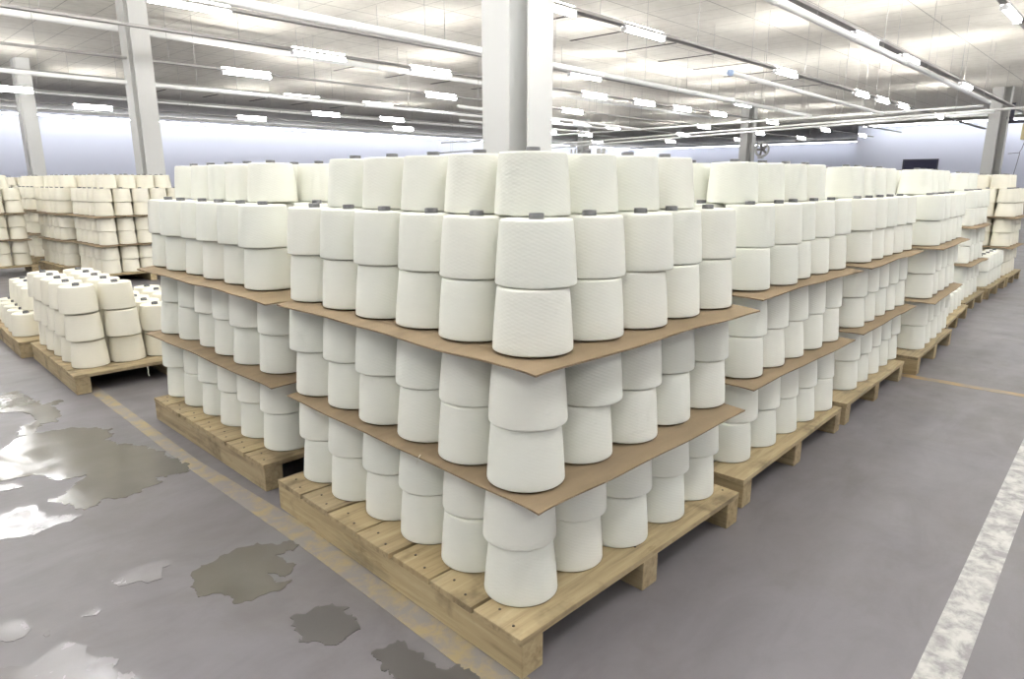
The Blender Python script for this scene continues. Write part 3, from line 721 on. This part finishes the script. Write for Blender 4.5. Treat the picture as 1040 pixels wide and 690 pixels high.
# ------------------------------------------------------------------ ceiling lamps
def lamp_parts():
    bm = bmesh.new(); box(bm, -0.62, 0.62, -0.024, 0.024, -0.042, 0.0, 0.004)
    for sx in (-1, 1):
        box(bm, sx * 0.61 - 0.009, sx * 0.61 + 0.009, -0.058, 0.058, -0.080, -0.01, 0.004)
    hs = mesh('lamp_housing', bm, HOUSEM)
    bm = bmesh.new(); n = 12                                   # half-round opal diffuser
    ends = [[bm.verts.new((sx * 0.600, 0.056 * math.cos(PI * k / n), -0.018 - 0.058 * math.sin(PI * k / n))) for k in range(n + 1)] for sx in (-1, 1)]
    for k in range(n): bm.faces.new((ends[0][k], ends[0][k + 1], ends[1][k + 1], ends[1][k]))
    bm.faces.new((ends[0][0], ends[1][0], ends[1][n], ends[0][n]))
    bm.faces.new(ends[0]); bm.faces.new(ends[1][::-1])
    tb = mesh('light_diffuser', bm, TUBE, True)
    bm = bmesh.new(); tube(bm, (-0.601, 0, 0), (0.601, 0, 0), 0.016, 10)  # added tube on top of the lamp, lights the ceiling
    ut = mesh('added_uplight', bm, ADDED_UPLIGHT, True)
    return hs, tb, ut
LH, LT, LU = lamp_parts()
ROWS = [(0.92, [-6.6, -3.3, -0.2, 3.0, 6.2, 12.2, 18.5, 24.8, 31.0, 37.0], 'nearest trunking over the aisle'), (3.15, [-6.5, -3.2, 0.1, 3.2, 6.4, 12.6, 15.6, 21.3], 'trunking by the aisle pipe'),
        (5.86, [-6.2, -3.0, 0.0, 3.2, 6.9, 9.5, 15.75, 21.45, 23.6, 26.0, 31.2], 'trunking with dark slots beside it'),
        (9.70, [-6.0, -2.9, 0.1, 3.2, 12.8, 21.6], 'fourth trunking from the aisle'),
        (11.95, [-5.6, -2.5, 0.5, 6.7, 9.7, 16.2, 19.0, 21.5, 24.3, 29.4, 36.0, 42.0], 'fifth trunking from the aisle'),
        (15.45, [-5.6, -2.5, 0.6, 6.8, 13.0, 19.5, 29.7, 36.0, 42.0], 'sixth trunking from the aisle'), (19.0, [-5.6, -2.5, 0.7, 10.3, 13.2, 22.4, 24.7, 27.1, 34.0, 41.0], 'seventh trunking from the aisle'),
        (23.2, [-6.0, -2.8, 0.3, 3.4, 13.7, 16.9, 27.2, 30.4, 39.7], 'eighth trunking from the aisle'), (27.0, [-5.6, -2.5, 1.0, 6.6, 12.5, 20.4, 28.5, 36.7], 'last trunking before the lavender wall'),
        (-1.7, [-6.5, -3.3, -0.2, 2.9, 4.5, 6.1, 7.7, 9.3, 10.9, 12.4, 18.9, 25.3, 31.6, 38.0], 'trunking on the near side'), (-4.5, [-3.3, -0.2, 2.9, 6.1, 12.4, 18.9, 25.3, 31.6], 'farthest trunking on the near side')]  # rows run out of view; some unseen lamps added for walls and shadows
for y, xs, desc in ROWS:
    for n, x in enumerate(xs):
        t = empty('ceiling_lamp', RR(x, y, 3.90), RZ)
        tag(t, 'lit white fluorescent ceiling lamp, %s, %s from the near end' % (desc, ORD[n] if n < 8 else ('ninth', 'tenth', 'eleventh', 'twelfth', 'thirteenth', 'fourteenth')[n - 8]), 'ceiling lamp', 'fluorescent ceiling lamps')
        link('lamp_housing', LH, t)
        link('light_diffuser', LT, t)
        o = link('added_uplight', LU, t); o.location = (0, 0, 0.063)

# ------------------------------------------------------------------ pipes
def pipe(a, b, r, label, cap=False, hangers=True, coll=True, k=0.92):
    t = shell(empty('hanging_pipe' if hangers else 'pipe', (0, 0, 0)), k=k); tag(t, label, 'pipe', 'white pipes under the ceiling')
    a, b = Vector(a), Vector(b); d = (b - a)
    bm = bmesh.new(); tube(bm, a, b, r, 24); link('pipe_run', mesh('pipe_run', bm, PIPEM, True), t)
    if coll:
        n = int(d.length / 3.0)
        for i in range(1, n):
            bm = bmesh.new()
            p = a + d * (i / n); q = p + d.normalized() * 0.10
            tube(bm, p, q, r * 1.10, 24)
            link('coupling', mesh('coupling', bm, PIPEM, True), t)
    if cap:
        bm = bmesh.new(); q = a - d.normalized() * 0.06
        tube(bm, q, a + d.normalized() * 0.02, r * 1.25, 24)
        link('end_cap', mesh('end_cap', bm, CAPM, True), t)
    if hangers:
        n = max(2, int(d.length / 3.5))
        for i in range(n + 1):
            bm = bmesh.new()
            p = a + d * ((i + .3) / (n + .6)); tube(bm, p + Vector((0, 0, r * 0.8)), Vector((p.x, p.y, EYE.z + (ZTOP - EYE.z) / k)), 0.004, 6)
            link('hanger_rod', mesh('hanger_rod', bm, BANDM), t)
    return t
pipe((-5.0, 7.70, 3.60), (24.33, 8.38, 3.60), 0.060, 'long white pipe crossing above the nearest stack and behind the grey column')
pipe((-5.0, 2.80, 3.68), (24.33, 3.06, 3.68), 0.058, 'white pipe running over the aisle to the end column')
pipe((12.55, 5.69, 3.53), (24.33, 6.02, 3.53), 0.05, 'short white pipe with a pale blue end cap', cap=True)
pipe((-5.0, 11.48, 3.79), (24.33, 12.3, 3.79), 0.058, 'white pipe passing just behind the pale column', k=HS)
pipe((-5.0, 16.95, 3.62), (24.33, 17.3, 3.62), 0.05, 'white pipe crossing in front of the distant column')
pipe((-5.0, 22.0, 3.79), (24.33, 22.8, 3.79), 0.05, 'white pipe passing behind the distant column', k=HS)
pipe((-5.0, 28.3, 3.79), (36.0, 28.4, 3.79), 0.05, 'farthest white pipe, before the lavender wall', k=HS)
pipe((12.75, 14.39, 3.5), (24.33, 15.55, 3.5), 0.05, 'white pipe starting behind the grey column')
pipe((16.0, 17.9, 3.5), (24.33, 18.35, 3.5), 0.045, 'thin white pipe low over the far stacks', k=1.02)
pipe((24.61, 29.0, 3.44), (24.61, 3.25, 3.61), 0.036, 'uppermost of three white cross pipes by the far columns')
pipe((24.50, 29.0, 2.88), (24.50, -5.0, 3.64), 0.036, 'middle of three white cross pipes by the far columns')
pipe((24.40, 29.0, 2.67), (24.40, 2.9, 3.38), 0.036, 'lowest of three white cross pipes by the far columns')
for n, (y, r, lab) in enumerate(((19.37, 0.045, 'thin upright pipe, outermost beside the thin far column'), (19.12, 0.045, 'thin upright pipe, closer beside the thin far column'), (18.39, 0.16, 'thick pale upright pipe beside the thin far column'), (17.77, 0.10, 'upright pipe beyond the thick pale upright pipe'), (17.5, 0.09, 'upright pipe nearest the white fan column'))):
    pipe((24.40, y, ZB), (24.40, y, 2.80), r, lab, hangers=False, coll=False, k=HS)


# ------------------------------------------------------------------ column fittings
f = shell(empty('column_fan', (0, 0, 0)), 24.62, 10.20, 2.51); tag(f, 'round grey industrial fan on the white column', 'fan')
bm = bmesh.new()
def torus(bm, R, r, axis, seg=36, sg=10, off=0):
    rings = []
    for i in range(seg):
        a = 2 * PI * i / seg; ring = []
        for j in range(sg):
            b = 2 * PI * j / sg; rr = R + r * math.cos(b)
            ring.append(bm.verts.new((off + r * math.sin(b), rr * math.cos(a), rr * math.sin(a))))
        rings.append(ring)
    for i in range(seg):
        for j in range(sg):
            bm.faces.new((rings[i][j], rings[(i + 1) % seg][j], rings[(i + 1) % seg][(j + 1) % sg], rings[i][(j + 1) % sg]))
torus(bm, 0.25, 0.045, 'X')
for k in range(3): torus(bm, 0.07 + 0.055 * k, 0.006, 'X', 28, 6, -0.03)
link('fan_cage', mesh('fan_cage', bm, FANM, True), f)
bm = bmesh.new(); tube(bm, (-0.02, 0, 0), (0.14, 0, 0), 0.06, 20); link('fan_motor', mesh('fan_motor', bm, FAND, True), f)
for k in range(5):
    bm = bmesh.new(); box(bm, -0.004, 0.004, 0.04, 0.22, -0.05, 0.05, 0.002)
    bmesh.ops.rotate(bm, verts=bm.verts, cent=(0, 0, 0), matrix=Matrix.Rotation(0.5, 3, 'Y'))
    bmesh.ops.rotate(bm, verts=bm.verts, cent=(0, 0, 0), matrix=Matrix.Rotation(2 * PI * k / 5, 3, 'X'))
    link('fan_blade', mesh('fan_blade', bm, FAND), f)
bm = bmesh.new(); box(bm, 0.02, 0.14, -0.03, 0.16, 0.26, 0.32, 0.004); box(bm, 0.02, 0.14, -0.03, 0.16, -0.34, -0.26, 0.004)
link('fan_bracket', mesh('fan_bracket', bm, FANM), f)

u = shell(empty('wall_unit', (0, 0, 0)), 24.85, 1.95, 2.80); tag(u, 'tan electric unit with round pale lens beside the aisle column', 'electric unit')
bm = bmesh.new(); box(bm, -0.12, 0.16, -0.30, 0.24, -0.24, 0.24, 0.03); link('unit_housing', mesh('unit_housing', bm, TANM), u)
bm = bmesh.new(); tube(bm, (-0.15, 0, 0.03), (-0.11, 0, 0.03), 0.14, 28); link('lens', mesh('lens', bm, CAPM, True), u)
bm = bmesh.new(); box(bm, -0.03, 0.03, 0.50, 0.60, 0.28, 0.86, 0.004); box(bm, -0.03, 0.03, -0.30, 0.62, 0.26, 0.34, 0.004); box(bm, -0.02, 0.02, -0.05, 0.0, 0.23, 0.28)
box(bm, -0.03, 0.03, 0.58, 0.67, 0.40, 0.46)
link('bracket', mesh('bracket', bm, STEELM), u)
bm = bmesh.new()
pts = [(0, 0.12, -0.24), (0, 0.17, -0.50), (0.01, 0.22, -0.62), (0.01, 0.50, -0.64)]
for a, b in zip(pts, pts[1:]): tube(bm, a, b, 0.008, 8)
pts = [(0, 0.20, -0.62), (0, 0.24, -1.0), (0.01, 0.30, -1.5), (0.0, 0.34, -2.4)]
for a, b in zip(pts, pts[1:]): tube(bm, a, b, 0.008, 8)
link('cable', mesh('cable', bm, STEELM, True), u)

# loose yarn ends hanging from a few cones and a pallet
def thread(pts, label, r=0.0011):
    bm = bmesh.new()
    for a, b in zip(pts, pts[1:]): tube(bm, a, b, r, 6)
    tag(link('loose_thread', mesh('loose_thread', bm, THREAD, True)), label, 'thread', 'loose yarn ends')

thread([(0.02, 3.583, 0.108), (0.022, 3.579, 0.085), (0.018, 3.578, 0.062), (0.024, 3.579, 0.042)], 'white yarn end hanging from the pallet of three-high cones', 0.003)
thread([(-0.150, 0.30, 0.512), (-0.158, 0.303, 0.500), (-0.156, 0.309, 0.487), (-0.159, 0.312, 0.478)], 'loose yarn end on the lower sheet, puddle side of nearest pallet')
# ------------------------------------------------------------------ camera, world, view
cam = bpy.data.cameras.new('camera'); co = bpy.data.objects.new('camera', cam); C.objects.link(co)
cam.sensor_fit = 'HORIZONTAL'; cam.sensor_width = 36.0; cam.lens = 36.0 * 679.694 / 1040.0
co.location = EYE
yaw = math.radians(45.1555); pit = math.radians(13.3398)
fw = Vector((math.cos(yaw) * math.cos(pit), math.sin(yaw) * math.cos(pit), -math.sin(pit)))
co.rotation_euler = fw.to_track_quat('-Z', 'Y').to_euler()
cam.clip_start = 0.02; cam.clip_end = 200
sc = bpy.context.scene
sc.camera = co
w = bpy.data.worlds.new('World'); sc.world = w; w.use_nodes = True
w.node_tree.nodes['Background'].inputs[0].default_value = (0.8, 0.85, 1.0, 1); w.node_tree.nodes['Background'].inputs[1].default_value = 0.1
sc.view_settings.view_transform = 'Standard'
sc.view_settings.look = 'None'
sc.view_settings.gamma = 1.0
sc.view_settings.use_curve_mapping = False
sc.view_settings.exposure = 0.0
